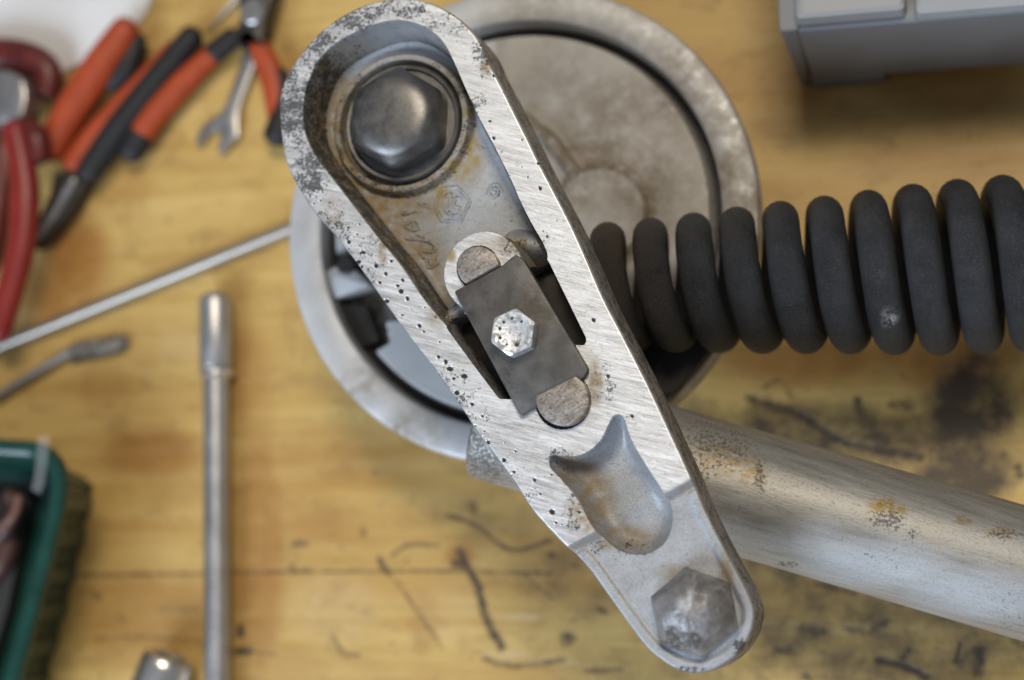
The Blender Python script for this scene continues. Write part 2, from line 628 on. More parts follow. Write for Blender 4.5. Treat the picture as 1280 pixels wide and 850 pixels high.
corner = up([(0, 0), (1280, 0), (0, 850), (1280, 850)], 0)
bx0, by0 = corner.min(0)[:2] - 0.01
bx1, by1 = corner.max(0)[:2] + 0.01
gx = axis(-0.75, 0.75, bx0, bx1, 0.0006)
gy = axis(-0.55, 0.75, by0, by1, 0.0006)
XX, YY = np.meshgrid(gx, gy)
BP = np.stack([XX.ravel(), YY.ravel(), np.zeros(XX.size)], 1)
BQ = proj(BP)
inb = (BQ[:, 0] > -40) & (BQ[:, 0] < 1320) & (BQ[:, 1] > -40) & (BQ[:, 1] < 890)
IQ = BQ[inb]
dark = np.zeros(len(IQ))
gouge = [  # (points, half width px, strength)
    ([(561, 644), (597, 657), (638, 687), (688, 675)], 3.5, .85), ([(491, 694), (511, 681), (547, 682)], 3.5, .7),
    ([(100, 719), (298, 716), (439, 714), (570, 714), (690, 716)], 2.1, .85), ([(475, 700), (484, 716)], 4.5, .9), ([(488, 716), (516, 755), (552, 807)], 3.5, .6),
    ([(574, 690), (597, 732), (608, 773), (627, 809)], 6, 1), ([(568, 704), (580, 707)], 6, .9), ([(651, 714), (690, 748)], 3, .55),
    ([(708, 796), (711, 797)], 9, .95), ([(454, 662), (454, 666)], 5, .75), ([(368, 680), (382, 679)], 5, .75), ([(590, 629), (592, 636)], 6, .8),
    ([(690, 694), (692, 695)], 5, .8), ([(365, 708), (367, 715)], 5, .7), ([(394, 628), (398, 638)], 4, .45), ([(468, 591), (470, 593)], 5, .45),
    ([(718, 704), (720, 705)], 6, .5), ([(750, 760), (757, 764)], 6, .7), ([(416, 795), (430, 816), (448, 818)], 3.5, .75), ([(606, 823), (642, 832), (706, 825)], 4.5, .75),
    ([(733, 838), (778, 837)], 3.5, .7), ([(334, 619), (330, 710)], 2.2, .4), ([(300, 784), (300, 792)], 6, 1), ([(297, 815), (312, 814)], 6, 1), ([(312, 815), (345, 817)], 3, .6),
    ([(1022, 729), (1069, 741)], 5, .7), ([(1003, 785), (1030, 788)], 7, .7), ([(972, 812), (990, 814)], 7, .7), ([(940, 820), (955, 822)], 6, .5),
    ([(1097, 825), (1130, 832), (1158, 846)], 5.5, 1), ([(1137, 812), (1125, 827)], 5, .8), ([(1200, 804), (1196, 826)], 3.5, .9), ([(1228, 812), (1222, 838)], 9, .9),
    ([(1092, 785), (1111, 776)], 6, .7), ([(1055, 785), (1088, 791)], 5, .6), ([(1008, 845), (1010, 848)], 5, .8), ([(1268, 800), (1278, 806)], 6, .7),
    ([(936, 498), (991, 514), (1044, 547), (1090, 562), (1150, 571)], 6, .9), ([(945, 502), (990, 513)], 10, .75), ([(955, 486), (975, 474), (990, 497)], 5, .5),
    ([(1072, 500), (1074, 510)], 7, .85), ([(1116, 504), (1139, 507)], 8, .7), ([(1272, 586), (1276, 595)], 7, .8), ([(1255, 515), (1262, 520)], 8, .6), ([(1255, 570), (1260, 575)], 9, .55),
    ([(1128, 468), (1132, 470)], 7, .4), ([(180, 478), (184, 482)], 7, .5), ([(118, 744), (124, 747)], 6, .6), ([(195, 762), (247, 763)], 3, .5), ([(118, 799), (180, 796), (255, 802)], 2.6, .6),
    ([(150, 772), (152, 774)], 6, .5), ([(205, 485), (208, 478)], 5, .25), ([(235, 480), (240, 478)], 4, .3), ([(1000, 150), (1010, 152)], 9, .25), ([(980, 95), (990, 97)], 10, .3), ([(1060, 150), (1064, 152)], 7, .2),
    ([(130, 250), (140, 252)], 8, .35), ([(300, 225), (306, 226)], 7, .25), ([(240, 210), (246, 214)], 6, .25), ([(480, 780), (486, 784)], 4, .35), ([(505, 700), (508, 702)], 3, .4), ([(640, 790), (660, 806)], 4, .35), ([(700, 770), (720, 776)], 3.5, .3)]
for pts, hw, s in gouge:
    d = pathdist(IQ, spline(pts, 5) if len(pts) > 2 else pts)
    dark = np.maximum(dark, s * (1 - sstep(hw * 0.0, hw * 1.9, d)))
for k in range(420):            # small dents all over
    c = np.array([rng.uniform(0, 1280), rng.uniform(0, 850)])
    e = c + rng.normal(0, 1, 2) * (np.array([9, 2]) if k % 3 else np.array([5, 16]))
    hw = rng.uniform(0.9, 2.6)
    near = np.abs(IQ - c).max(1) < 60
    d = segdist(IQ[near], c, e)
    dark[near] = np.maximum(dark[near], rng.uniform(.15, .5) * (1 - sstep(hw * 0.4, hw * 1.3, d)))
orange = blobs(IQ, [(190, 565, 95, 45, .7), (325, 690, 42, 260, .6), (95, 320, 60, 90, .85), (60, 370, 50, 60, .7), (140, 230, 70, 60, .35), (1190, 110, 120, 50, .6), (1010, 450, 170, 45, .75),
                    (1180, 450, 120, 50, .7), (170, 770, 120, 90, .45), (420, 570, 150, 60, .35), (300, 470, 60, 90, .5), (575, 695, 26, 22, .7), (380, 640, 90, 60, .2), (530, 780, 30, 50, .35),
                    (1180, 200, 160, 40, .35), (350, 830, 80, 40, .35), (700, 700, 90, 60, .3), (1010, 110, 40, 40, .5), (130, 480, 50, 40, .3)])
oil_shade = blobs(IQ, [(1212, 510, 78, 92, .97), (1195, 565, 84, 80, .9), (1225, 465, 40, 40, .8), (1205, 590, 90, 70, .95), (1030, 545, 200, 60, .75), (1120, 550, 100, 55, .75), (1110, 800, 260, 110, .62), (960, 740, 140, 90, .62), (720, 720, 110, 90, .30),
                 (1250, 580, 50, 60, .4), (860, 560, 130, 90, .55), (900, 840, 140, 50, .3), (620, 650, 110, 60, .22), (760, 830, 90, 40, .2)])  # real stains, with the shading under spring and tube painted in
pale = blobs(IQ, [(650, 772, 40, 6, .7), (630, 818, 45, 6, .7), (690, 828, 45, 5, .6), (420, 760, 80, 60, .3), (560, 760, 60, 50, .2), (230, 430, 50, 30, .3), (1065, 555, 40, 10, .2)])
mask = np.zeros((len(BP), 4))
mask[inb, 0], mask[inb, 1], mask[inb, 2], mask[inb, 3] = dark, orange, oil_shade, pale
BP[inb, 2] = -0.0003 * np.clip(dark - 0.3, 0, 1)
bench = obj('workbench_top', BP, grid_faces(len(gx), len(gy)).tolist(), M_WOOD, mask=mask, angle=180)
bench['kind'] = 'structure'
bench['label'] = 'scratched varnished wooden workbench top'

# ------------------------------------------------------------ the fork assembly
HZ = 0.045                       # hub rim height
hc = u1(643, 276, HZ)
asm = thing('fork_assembly', 'greasy alloy arm bolted to a round hub with black coil spring and steel tube', 'suspension fork', (hc.x, hc.y, 0))

# --- arm casting
OUT = [(349.5, 127), (355, 103), (370, 76), (394, 46), (421, 24), (448, 9.5), (470, 2), (496, -2), (524, 0), (545.5, 7), (567, 19), (586, 35), (600, 54), (610, 77), (624, 103), (640, 135),
       (659, 173), (675, 206), (710, 273), (732, 321), (754, 372), (780, 422), (800, 461), (814, 489), (840, 545), (862, 593), (875, 626), (893, 664), (917, 710), (933, 741), (941, 764), (937.5, 789),
       (924, 813), (903, 830), (875, 841), (849, 838), (823, 823), (801, 802), (766, 754), (731, 706), (697, 671.5), (666, 637), (640, 597), (598, 541), (579, 512), (548, 467), (519, 430),
       (502, 407), (475, 369), (448, 331), (421, 296), (394, 266), (375, 237), (358, 203), (351.5, 165)]
REC = [(380.5, 162), (379, 130), (386, 100), (399.5, 73), (421, 53), (448, 38), (475, 28), (499.6, 25), (524, 30), (543, 41), (556, 55), (567, 76), (581, 108), (597, 143), (616, 178.5), (640, 227),
       (650, 250), (664, 278), (680, 306), (684, 324), (668, 330), (650, 335), (620, 350), (590, 375), (576, 400), (566, 416), (556, 405), (529, 373), (502, 333), (475, 300), (448, 265), (421, 230), (398, 200), (386, 179)]
SL = [(573, 389), (594, 396), (646, 499), (624, 499), (590, 454), (558, 410), (557, 396)]
SR = [(662, 327), (678, 319), (685, 325), (733.5, 424), (731, 432), (713, 431), (702, 428), (652, 334)]
POC = [(110, 225), (114, 208), (130, 205), (170, 210), (220, 195), (258, 160), (283, 110), (298, 90), (316, 90), (328, 110), (345, 160), (385, 230), (430, 300), (455, 350), (458, 400), (440, 450), (400, 482),
       (350, 490), (300, 475), (260, 440), (230, 405), (190, 330), (140, 270), (114, 242)]
POC = [(640 + x / 2.297, 480 + y / 2.297) for x, y in POC]
cell = 0.00017
oW = up(spline(OUT, 5, True), ZA)[:, :2]
rW = up(spline(REC, 4, True), ZA)[:, :2]
slW = up(roundpoly(SL, 4, 4), ZA)[:, :2]
srW = up(roundpoly(SR, 9, 5), ZA)[:, :2]
pW = up(spline(POC, 4, True), ZA - 0.001)[:, :2]
lo, hi = oW.min(0) - cell * 3, oW.max(0) + cell * 3
ax_ = np.arange(lo[0], hi[0], cell)
ay_ = np.arange(lo[1], hi[1], cell)
nx, ny = len(ax_), len(ay_)
X, Y = np.meshgrid(ax_, ay_)
P = np.stack([X.ravel(), Y.ravel()], 1)
dO, cO = sdf(P, oW)
use = dO > -3 * cell
d_all = {}
for nm, poly in (('rec', rW), ('sl', slW), ('sr', srW), ('poc', pW)):
    d = np.full(len(P), -1.0)
    c = P.copy()
    d[use], c[use] = sdf(P[use], poly)
    d_all[nm] = (d, c)
ok = (dO > -0.6 * cell) & (d_all['sl'][0] < 0.6 * cell) & (d_all['sr'][0] < 0.6 * cell)
F = grid_faces(nx, ny)
F = F[ok[F].all(1)]
# snapping to the outlines
E = np.concatenate([F[:, [0, 1]], F[:, [1, 2]], F[:, [2, 3]], F[:, [3, 0]]])
Es = np.sort(E, 1)
_, inv, cnt = np.unique(Es[:, 0].astype(np.int64) * len(P) + Es[:, 1], return_inverse=True, return_counts=True)
bE = E[cnt[inv] == 1]
bV = np.unique(bE)
near = np.argmin(np.stack([np.abs(dO[bV]), np.abs(d_all['sl'][0][bV]), np.abs(d_all['sr'][0][bV])]), 0)
for k, (dd, cc) in enumerate(((dO, cO), d_all['sl'], d_all['sr'])):
    v = bV[near == k]
    P[v] = cc[v]
    dd[v] = 0
isb = np.zeros(len(P), bool)
isb[bV] = True
for nm in ('rec', 'poc'):
    dd, cc = d_all[nm]
    s = (np.abs(dd) < 0.5 * cell) & ~isb
    P[s] = cc[s]
    dd[s] = 0
usedv = np.unique(F)
remap = -np.ones(len(P), int)
remap[usedv] = np.arange(len(usedv))
F = remap[F]
bE = remap[bE]
P = P[usedv]
dO = dO[usedv]
bslot = np.minimum(np.abs(d_all['sl'][0]), np.abs(d_all['sr'][0]))[usedv]
dR, dP = d_all['rec'][0][usedv], d_all['poc'][0][usedv]
Q = proj(np.column_stack([P, np.full(len(P), ZA)]))      # where each vertex would sit in the photo
DEP = 0.0125
ZF = ZA - DEP
# lower flat
sA, sB = np.array((700.0, 668.0)) + (16, 10), np.array((868.0, 596.0))
sd = sB - sA
sn = np.array([-sd[1], sd[0]]) / np.linalg.norm(sd)
dS = ((Q - sA) @ sn) * 0.000187                           # >0 on the bolt side
low = 0.0023 * sstep(-0.0002, 0.0024, dS)
h = ZA - low
lip = (dS > 0.002) & (dO < 0.0024)
h = h + np.where(dS > 0.0015, 0.0006 * sstep(0.0030, 0.0016, dO) * sstep(0.0015, 0.003, dS), 0)
h = h - 0.00035 * np.clip(1 - dO / 0.0004, 0, 1) ** 2
und = 0.00003 * (np.sin(Q[:, 0] / 17) + np.sin(Q[:, 1] / 23 + Q[:, 0] / 31))
# recess
fl = ZF + und * 4
rc = np.array(u1(500, 153, ZF + .003))[:2]
rr = np.hypot(P[:, 0] - rc[0], P[:, 1] - rc[1])
fl = np.maximum(fl, ZF + 0.0028 * (sstep(0.0186, 0.0174, rr)) - 0.0035 * sstep(0.0162, 0.0156, rr))
bc = np.array(u1(604, 340, ZA))[:2]
rb = np.hypot(P[:, 0] - bc[0], P[:, 1] - bc[1])
RB = 51.5 * 0.000189
PX = 0.000187
FQ = proj(np.column_stack([P, np.full(len(P), ZF)]))      # floor features are placed with floor-level pixels
marks = [
    [(544, 258), (553, 236), (573, 234), (588, 252), (576, 277), (552, 276), (544, 258)],
    [(556, 247), (563, 243), (562, 255), (557, 262), (563, 268)], [(577, 248), (569, 249), (568, 258), (575, 260), (574, 269), (567, 270)],
    [(627, 238), (622, 231), (614, 233), (611, 241), (616, 247), (622, 243), (622, 237), (618, 236)],
    [(508, 281), (514, 276), (522, 278), (524, 286), (516, 288), (508, 284)], [(516, 276), (517, 288)],
    [(507, 298), (534, 301)], [(523, 294), (533, 298)],
    [(538, 303), (544, 308), (541, 315), (527, 314), (529, 322)],
    [(534, 326), (534, 334), (540, 334), (546, 330), (547, 323)], [(505, 268), (520, 264)], [(524, 255), (541, 260)]]
md = np.full(len(P), 99.0)
for mk in marks:
    md = np.minimum(md, pathdist(FQ, spline(mk, 4) if len(mk) > 3 and mk is not marks[0] else mk))
fl = fl + 0.00034 * (1 - sstep(0.7, 2.1, md))
# webs beside the pin boss
Wz = np.full(len(P), -1.0)
for a, b, hw, zz in (((548, 398), (588, 362), 13, ZA - .0042), ((632, 296), (684, 304), 17, ZA - .0048)):
    dW = segdist(Q, a, b)
    Wz = np.maximum(Wz, zz - 0.0085 * np.clip(dW / hw, 0, 2) ** 2.2 * 0.5)
fl = np.maximum(fl, Wz)
wall = np.clip(dR / 0.0016, 0, 1)
fil = ZF + 0.0016 * np.clip(1 - (dR - 0.0012) / 0.0022, 0, 1) ** 2
hr = np.where(wall < 1, np.maximum(ZA - wall * DEP, fl), np.maximum(fl, fil))
hin = np.where(dR > 0, np.minimum(hr, ZA), h)
boss = np.clip((rb - RB) / 0.0010, 0, 1)
hb = ZA - boss * DEP
core = np.zeros(len(P), bool)
hin = np.where((dR > 0), np.maximum(hin, hb), hin)
# solid ground under the lock plate, around the lower pin
dK, _ = sdf(Q, np.array([(590, 352), (640, 330), (660, 335), (716, 432), (640, 505), (584, 398)]))
hin = np.where(dK > 0, ZA, hin)
h = hin
# pocket
t = np.clip(dP / 0.0034, 0, 1)
bowl = np.sqrt(1 - (1 - t) ** 2)
deep = 0.0092 - 0.0036 * sstep(-0.012, 0.006, dS)
zp = ZA - 0.0021 * sstep(-0.004, 0.004, dS)
h = np.where(dP > 0, zp - deep * bowl ** 0.9, h)
h = np.where((dP > 0) & (dS > -.002), np.minimum(h, ZA - low), h)
fE = np.concatenate([F[:, [0, 1]], F[:, [1, 2]], F[:, [2, 3]], F[:, [3, 0]]])
fE = fE[(dP[fE] > -2 * cell).all(1)]
loc = np.unique(fE)
lm = -np.ones(len(P), int)
lm[loc] = np.arange(len(loc))
e0, e1 = lm[fE[:, 0]], lm[fE[:, 1]]
hh = h[loc].copy()
wt = 0.95 * sstep(0.0001, 0.0009, dP[loc])
deg = np.bincount(e0, minlength=len(loc)) + np.bincount(e1, minlength=len(loc))
for _ in range(110):
    av = (np.bincount(e0, hh[e1], len(loc)) + np.bincount(e1, hh[e0], len(loc))) / np.maximum(deg, 1)
    hh += (av - hh) * wt
h[loc] = hh
# holes round the pins
for px_, py_, rp in ((597, 334, 27.5), (704, 501, 35)):
    cc = np.array(u1(px_, py_, ZA))[:2]
    r_ = np.hypot(P[:, 0] - cc[0], P[:, 1] - cc[1])
    h = np.where(r_ < rp * PX, np.minimum(h, ZA - 0.004), h)
# pits
pits = [(482, 342), (497, 357), (501, 364), (509, 373), (483, 376), (470, 332), (452, 333), (448, 327), (489, 326), (436, 302), (441, 340), (463, 369), (548, 446), (557, 452), (562, 461), (567, 473), (580, 470), (524, 407),
        (454, 315), (430, 318), (475, 353), (503, 350), (675, 235), (617, 172), (556, 503), (571, 491), (590, 505), (603, 520), (642, 590), (668, 600), (690, 640), (724, 640), (610, 553), (630, 575), (760, 470), (790, 520), (742, 400)]
pits += [(c + rng.normal(0, 10), d + rng.normal(0, 10)) for c, d in [(400, 245), (415, 260), (430, 290), (420, 270), (445, 300), (455, 318), (380, 225), (395, 238)] * 5]
pits += [(600 + 1.0 * k + rng.normal(0, 14), 530 + 1.22 * k + rng.normal(0, 10)) for k in rng.uniform(0, 100, 14)]
pits += [(rng.uniform(560, 700), rng.uniform(20, 300)) for k in range(35)]
pits += [(500 + k + rng.normal(0, 16), 390 + 1.3 * k + rng.normal(0, 12)) for k in rng.uniform(0, 110, 12)]
pd = np.full(len(P), 9.0)
for k, (cx, cy) in enumerate(pits):
    r_ = (rng.uniform(1.7, 3.2) if k < 37 else rng.uniform(0.6, 1.5))
    nr = (np.abs(Q - (cx, cy)).max(1) < 8)
    e = rng.uniform(0.7, 1.4)
    pd[nr] = np.minimum(pd[nr], np.hypot((Q[nr, 0] - cx) * e, Q[nr, 1] - cy) / r_)
pit = (pd < 1)
top = (h > ZA - 0.0007) & (dS < 0.0002)
h = h - np.where(pit, 0.0003, 0)
mach = (top & ~pit).astype(float)
# wear and the shade painted in with it: dirt, stains, clean metal
grime_shade = blobs(Q, [(366, 130, 34, 80, 1), (385, 215, 34, 55, .85), (400, 60, 48, 42, .95), (440, 25, 50, 26, .85), (495, 10, 60, 20, .7), (560, 30, 45, 26, .6), (605, 70, 20, 40, .75), (595, 125, 34, 18, .6),
                  (420, 280, 34, 40, .55), (460, 330, 40, 50, .35), (590, 510, 36, 36, .45), (560, 470, 40, 40, .30), (650, 600, 40, 50, .30), (860, 838, 40, 8, .9), (925, 812, 14, 20, .8), (640, 305, 30, 20, .6),
                  (755, 480, 22, 40, .35), (555, 385, 22, 22, .6), (670, 300, 22, 22, .45), (700, 575, 26, 24, .75), (715, 640, 18, 40, .5), (775, 685, 60, 16, .45), (780, 530, 16, 24, .5), (720, 700, 30, 30, .2)])
grime_shade = np.where(top | (dS > -0.002) | (Wz > fl - .001), grime_shade, grime_shade * 0.25)
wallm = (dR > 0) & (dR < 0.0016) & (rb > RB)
grime_shade = np.where(wallm & (Q[:, 0] < 560), np.maximum(grime_shade, 0.90 * sstep(20, 85, Q[:, 1])), grime_shade)  # left recess wall: its shade painted in on top of the dirt
fm = (dR > 0.0012) & ~top
stain_shade = np.where(fm, blobs(FQ, [(470, 290, 75, 95, 1), (520, 330, 50, 60, .95), (440, 215, 60, 60, 1), (425, 150, 24, 90, 1), (530, 250, 50, 36, .8), (585, 205, 30, 40, .65), (550, 372, 30, 26, .8), (600, 300, 40, 16, .3), (480, 245, 60, 22, .8)]), 0)
stain_shade = np.maximum(stain_shade, blobs(Q, [(735, 630, 34, 60, .9), (770, 672, 56, 24, .75), (712, 588, 30, 34, .8), (478, 316, 8, 24, .95), (560, 322, 12, 16, .9), (640, 305, 26, 20, .85), (745, 480, 14, 40, .9), (735, 520, 26, 10, .5),
                                    (415, 265, 20, 30, .5), (608, 84, 12, 16, .9), (545, 395, 20, 24, .6), (655, 322, 20, 14, .7), (905, 725, 14, 44, .75), (840, 715, 36, 14, .6)]))
rng_m = np.where(fm & (rr < .0190), sstep(60, 110, FQ[:, 1]), 0)
stain_shade = np.maximum(stain_shade, .85 * rng_m)
grime_shade = np.maximum(grime_shade, .5 * rng_m)
stain_shade = np.maximum(stain_shade, np.where(dP < 0, 0.5 * sstep(-.0006, .0006, dS) * sstep(.0034, .0016, dS), 0))  # shading of the step slope painted in, along with its dirt
stain_shade = np.where(wallm, np.maximum(stain_shade, 0.95 * sstep(15, 80, Q[:, 1])), stain_shade)  # brown part of the painted wall shade and dirt
wet = np.where(fm, blobs(FQ, [(593, 190, 12, 26, .9), (575, 215, 20, 16, .8), (553, 240, 14, 12, .7), (498, 250, 14, 10, .6), (545, 265, 14, 20, .3)]), 0)
grime_shade = np.where(fm, np.maximum(grime_shade, .62 * sstep(3.4, 2.4, md) * sstep(1.0, 1.8, md)), grime_shade)   # dark outline along the cast lettering
wet = np.maximum(wet, blobs(Q, [(564, 318, 9, 12, .7), (638, 300, 12, 8, .5)]))
pitm = np.where(pit & (dP <= 0) & ((dR <= 0) | top), 1.0, 0.0)
grime_shade = np.maximum(np.minimum(grime_shade, 0.92), pitm)
V = np.column_stack([P, h])
n0 = len(V)
cen = oW.mean(0)
mk_ = np.column_stack([mach, grime_shade, stain_shade, wet])
# skirt: outer wall and slot walls down to the underside
bvs = np.unique(bE)
mp = -np.ones(n0, int)
outer = bslot[bvs] > np.abs(dO[bvs])
nrm = np.zeros((n0, 2))
bd = P[bE[:, 1]] - P[bE[:, 0]]
bn = np.stack([bd[:, 1], -bd[:, 0]], 1)
bn /= np.linalg.norm(bn, axis=1)[:, None] + 1e-12
np.add.at(nrm, bE[:, 0], bn)
np.add.at(nrm, bE[:, 1], bn)
nrm /= np.linalg.norm(nrm, axis=1)[:, None] + 1e-12
ring = [bvs]
VV, MM, FF = [V], [mk_], [F]
prev = np.arange(n0)
tot = n0
for off, dz in ((0.0002, -0.0006), (0.0004, -0.009), (0.0006, -0.0165), (0.0, -0.018)):
    nv = V[bvs].copy()
    nv[:, :2] += nrm[bvs] * np.where(outer, off, off * 0.3)[:, None]
    nv[:, 2] = np.minimum(nv[:, 2], ZA) + dz if dz > -0.001 else ZA + dz
    m = np.zeros((len(bvs), 4))
    m[:, 1] = 0.62
    m[:, 2] = 0.55
    VV.append(nv)
    MM.append(m)
    mp = -np.ones(n0, int)
    mp[bvs] = tot + np.arange(len(bvs))
    FF.append(np.stack([bE[:, 1], bE[:, 0], bE[:, 0], bE[:, 1]], 1) * 0 + np.stack([prev[bE[:, 1]], prev[bE[:, 0]], mp[bE[:, 0]], mp[bE[:, 1]]], 1))
    prev = mp
    tot += len(bvs)
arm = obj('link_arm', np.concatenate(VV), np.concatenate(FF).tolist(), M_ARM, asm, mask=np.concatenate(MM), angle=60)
arm['label'] = 'long tapered cast aluminium arm with machined face'

sf = MB()
for poly in (slW, srW):
    prism(sf, poly + (poly - poly.mean(0)) * .03, ZA - .0174, ZA - .0130, .0002)
sf.build('slot_shade_plug', M_DKMETAL, arm)  # dark plugs added so that the slots read as shaded

# --- things bolted to the arm
def hexring(c, R, z, n=72, rot=0.0, circ=None):
    out = []
    for i in range(n):
        t = 2 * math.pi * i / n
        a = (t - rot) % (math.pi / 3) - math.pi / 6
        r = R * math.cos(math.pi / 6) / math.cos(a)
        if circ is not None:
            r = min(r, circ)
        out.append((c[0] + r * math.cos(t), c[1] + r * math.sin(t), z))
    return out


def circ(c, R, z, n=72):
    return [(c[0] + R * math.cos(2 * math.pi * i / n), c[1] + R * math.sin(2 * math.pi * i / n), z) for i in range(n)]


def hexchamfer(c, R, z, h, rc, n=72, rot=0.0, k=0.577):
    out = []
    for x, y, _ in hexring(c, R, 0, n, rot):
        r = math.hypot(x - c[0], y - c[1])
        out.append((x, y, z + h - max(0, r - rc) * k))
    return out


# domed axle nut with a round flange, deep in the recess
zn = ZF - 0.0005
c = u1(501, 152, zn + .004)
mb = MB()
rot = math.radians(27)
mb.rings([circ(c, .0152, zn), circ(c, .0152, zn + .0026), circ(c, .0147, zn + .0031), circ(c, .0139, zn + .0030), circ(c, .0135, zn + .0022), hexring(c, .0133, zn + .0022, rot=rot, circ=.0128), hexring(c, .0132, zn + .0070, rot=rot, circ=.0125),
          hexchamfer(c, .0131, zn + .0068, .0026, .0104, rot=rot, k=0.7), hexchamfer(c, .0122, zn + .0068, .0034, .0098, rot=rot, k=0.7), circ(c, .0105, zn + .0104), circ(c, .0098, zn + .0111), circ(c, .0088, zn + .01165), circ(c, .0074, zn + .01205), circ(c, .0055, zn + .0123), circ(c, .0025, zn + .01245), circ(c, .0003, zn + .0125)])
nut = mb.build('axle_nut', M_NUT, arm, angle=52)
nut['label'] = 'dark domed hexagon nut with round flange in the deep recess'

# lock plate
ZL = ZA + 0.0022
plate_px = roundpoly([(567, 364), (596, 349), (628, 331), (643, 318), (653, 322), (736, 462), (728, 474), (650, 520)], [3, 1, 1, 6, 8, 6, 6, 3], 3)
pp = up(plate_px, ZL)
lp = prism(MB(), pp, ZA + 0.0002, ZL, .00045).build('lock_plate', M_LOCK, arm, angle=30)
lp['label'] = 'dark grey rectangular steel locking plate'
# zinc bolt on the plate
zt = ZL + 0.0042
c = u1(640.5, 415, zt)
Rb = 30.5 * mpp(640, 415, zt)
rot = math.radians(22)
mb = MB()
mb.rings([hexring(c, Rb, ZL + .0001, rot=rot), hexchamfer(c, Rb, ZL, .0042, Rb * .84, rot=rot), circ(c, Rb * .84, zt), circ(c, Rb * .74, zt + .00002), circ(c, Rb * .66, zt - .00015), circ(c, Rb * .25, zt - .00018), circ(c, Rb * .05, zt - .0003)])
zb = mb.build('hex_bolt', M_ZINC, arm, angle=25)
zb['label'] = 'bright zinc hexagon bolt holding the locking plate'
mb = MB()
for k in range(7):              # raised grade marks round the head
    t = rot + 0.5 + k * 2 * math.pi / 9 + random.uniform(-.15, .15)
    cc = Vector((c[0] + math.cos(t) * Rb * .56, c[1] + math.sin(t) * Rb * .56, zt - .0004))
    q = random.uniform(.6, 1.3)
    lathe(mb, cc, [(.0004 * q, 0), (.0004 * q, .00045), (.0003 * q, .0005)], 7)
mb.build('head_stamp', M_DKMETAL, zb)


# D-shaped pins
def dpin(px, py, rpx, a, b, z1, name_label):
    cc = np.array([px, py], float)
    a, b = np.array(a, float), np.array(b, float)
    u = (b - a) / np.linalg.norm(b - a)
    n = np.array([-u[1], u[0]])
    if (cc - a) @ n < 0:
        n = -n
    dist = (cc - a) @ n
    pts = []
    for k in range(64):
        t = 2 * math.pi * k / 64
        p = cc + rpx * np.array([math.cos(t), math.sin(t)])
        s = (p - a) @ n
        if s < 0:
            p = p - n * s
        pts.append(p)
    w_ = up(pts, z1)[:, :2]
    mb = prism(MB(), w_, ZA - .0042, z1, .00035)
    o = mb.build('lock_pin', M_PIN, arm, angle=30)
    o['label'] = name_label
    cw = up([cc + n * 1.0], z1)[0]
    m2 = MB()
    lathe(m2, cw + np.array([0, 0, -.0001]), [(.00085, 0), (.0008, .00022), (.00045, .00016), (.0002, .00005)], 16)
    m2.build('centre_mark', M_PIN, o)


dpin(597, 333.5, 26, (574, 359), (624, 330), ZL + .0006, 'small half-round steel pin at the round boss')
dpin(703, 499, 33, (665, 497), (719, 470), ZL + .0005, 'large rust-streaked half-round steel pin')

# worn cap bolt at the narrow end
zc = ZA - .0021
c = u1(868, 766, zc + .001)
Rc = 58 * mpp(866, 761, zc)
rot = math.radians(40)
rings = [hexring(c, Rc, zc - .0003, rot=rot), hexring(c, Rc * .99, zc + .0018, rot=rot), hexring(c, Rc * .93, zc + .0040, rot=rot, circ=Rc * .91), hexring(c, Rc * .80, zc + .0055, rot=rot, circ=Rc * .75)]
rings += [circ(c, Rc * k, zc + z) for k, z in ((.62, .0070), (.45, .0081), (.28, .0088), (.12, .0091), (.02, .0092))]
rs = np.array([[tuple(p) for p in r] for r in rings])
ang = np.arange(72) / 72 * 2 * np.pi
for k in range(1, len(rs)):
    amp = .00022 if k < 8 else 0
    wob = np.sin(ang * 3 + k) + np.sin(ang * 7 + 2.1 * k) * .7 + np.sin(ang * 11 + 1.3 * k) * .5
    rs[k, :, 2] += amp * wob * 0.6
    rs[k, :, 0] += amp * .5 * np.cos(ang * 5 + k)
mb = MB()
mb.rings([list(map(tuple, r)) for r in rs])
mv = np.array(mb.v)
mq = proj(mv)
mm = np.zeros((len(mv), 4))
mm[:, 0] = blobs(mq, [(850, 800, 38, 22, .9), (840, 790, 16, 16, .9), (905, 720, 18, 40, .6), (880, 700, 30, 10, .5)])
mm[:, 1] = blobs(mq, [(854, 757, 16, 9, .55), (862, 745, 6, 14, .4), (868, 722, 3, 18, .35), (895, 740, 3, 14, .25), (885, 790, 14, 3, .25)])  # bluish highlights painted on the dome, plus thin pale scratches
cb = mb.build('cap_bolt', M_CAP, arm, angle=30, mask=mm)
cb['label'] = 'worn grey hexagon cap at the narrow end of the arm'

# spacer columns that carry the arm above the hub (axle) and the fork (pivot)
lathe(MB(), u1(501, 152, ZF), [(.0095, -.0478), (.0095, -.0100), (.011, -.0095), (.011, -.0045)], 32).build('axle_sleeve', M_DKMETAL, asm)

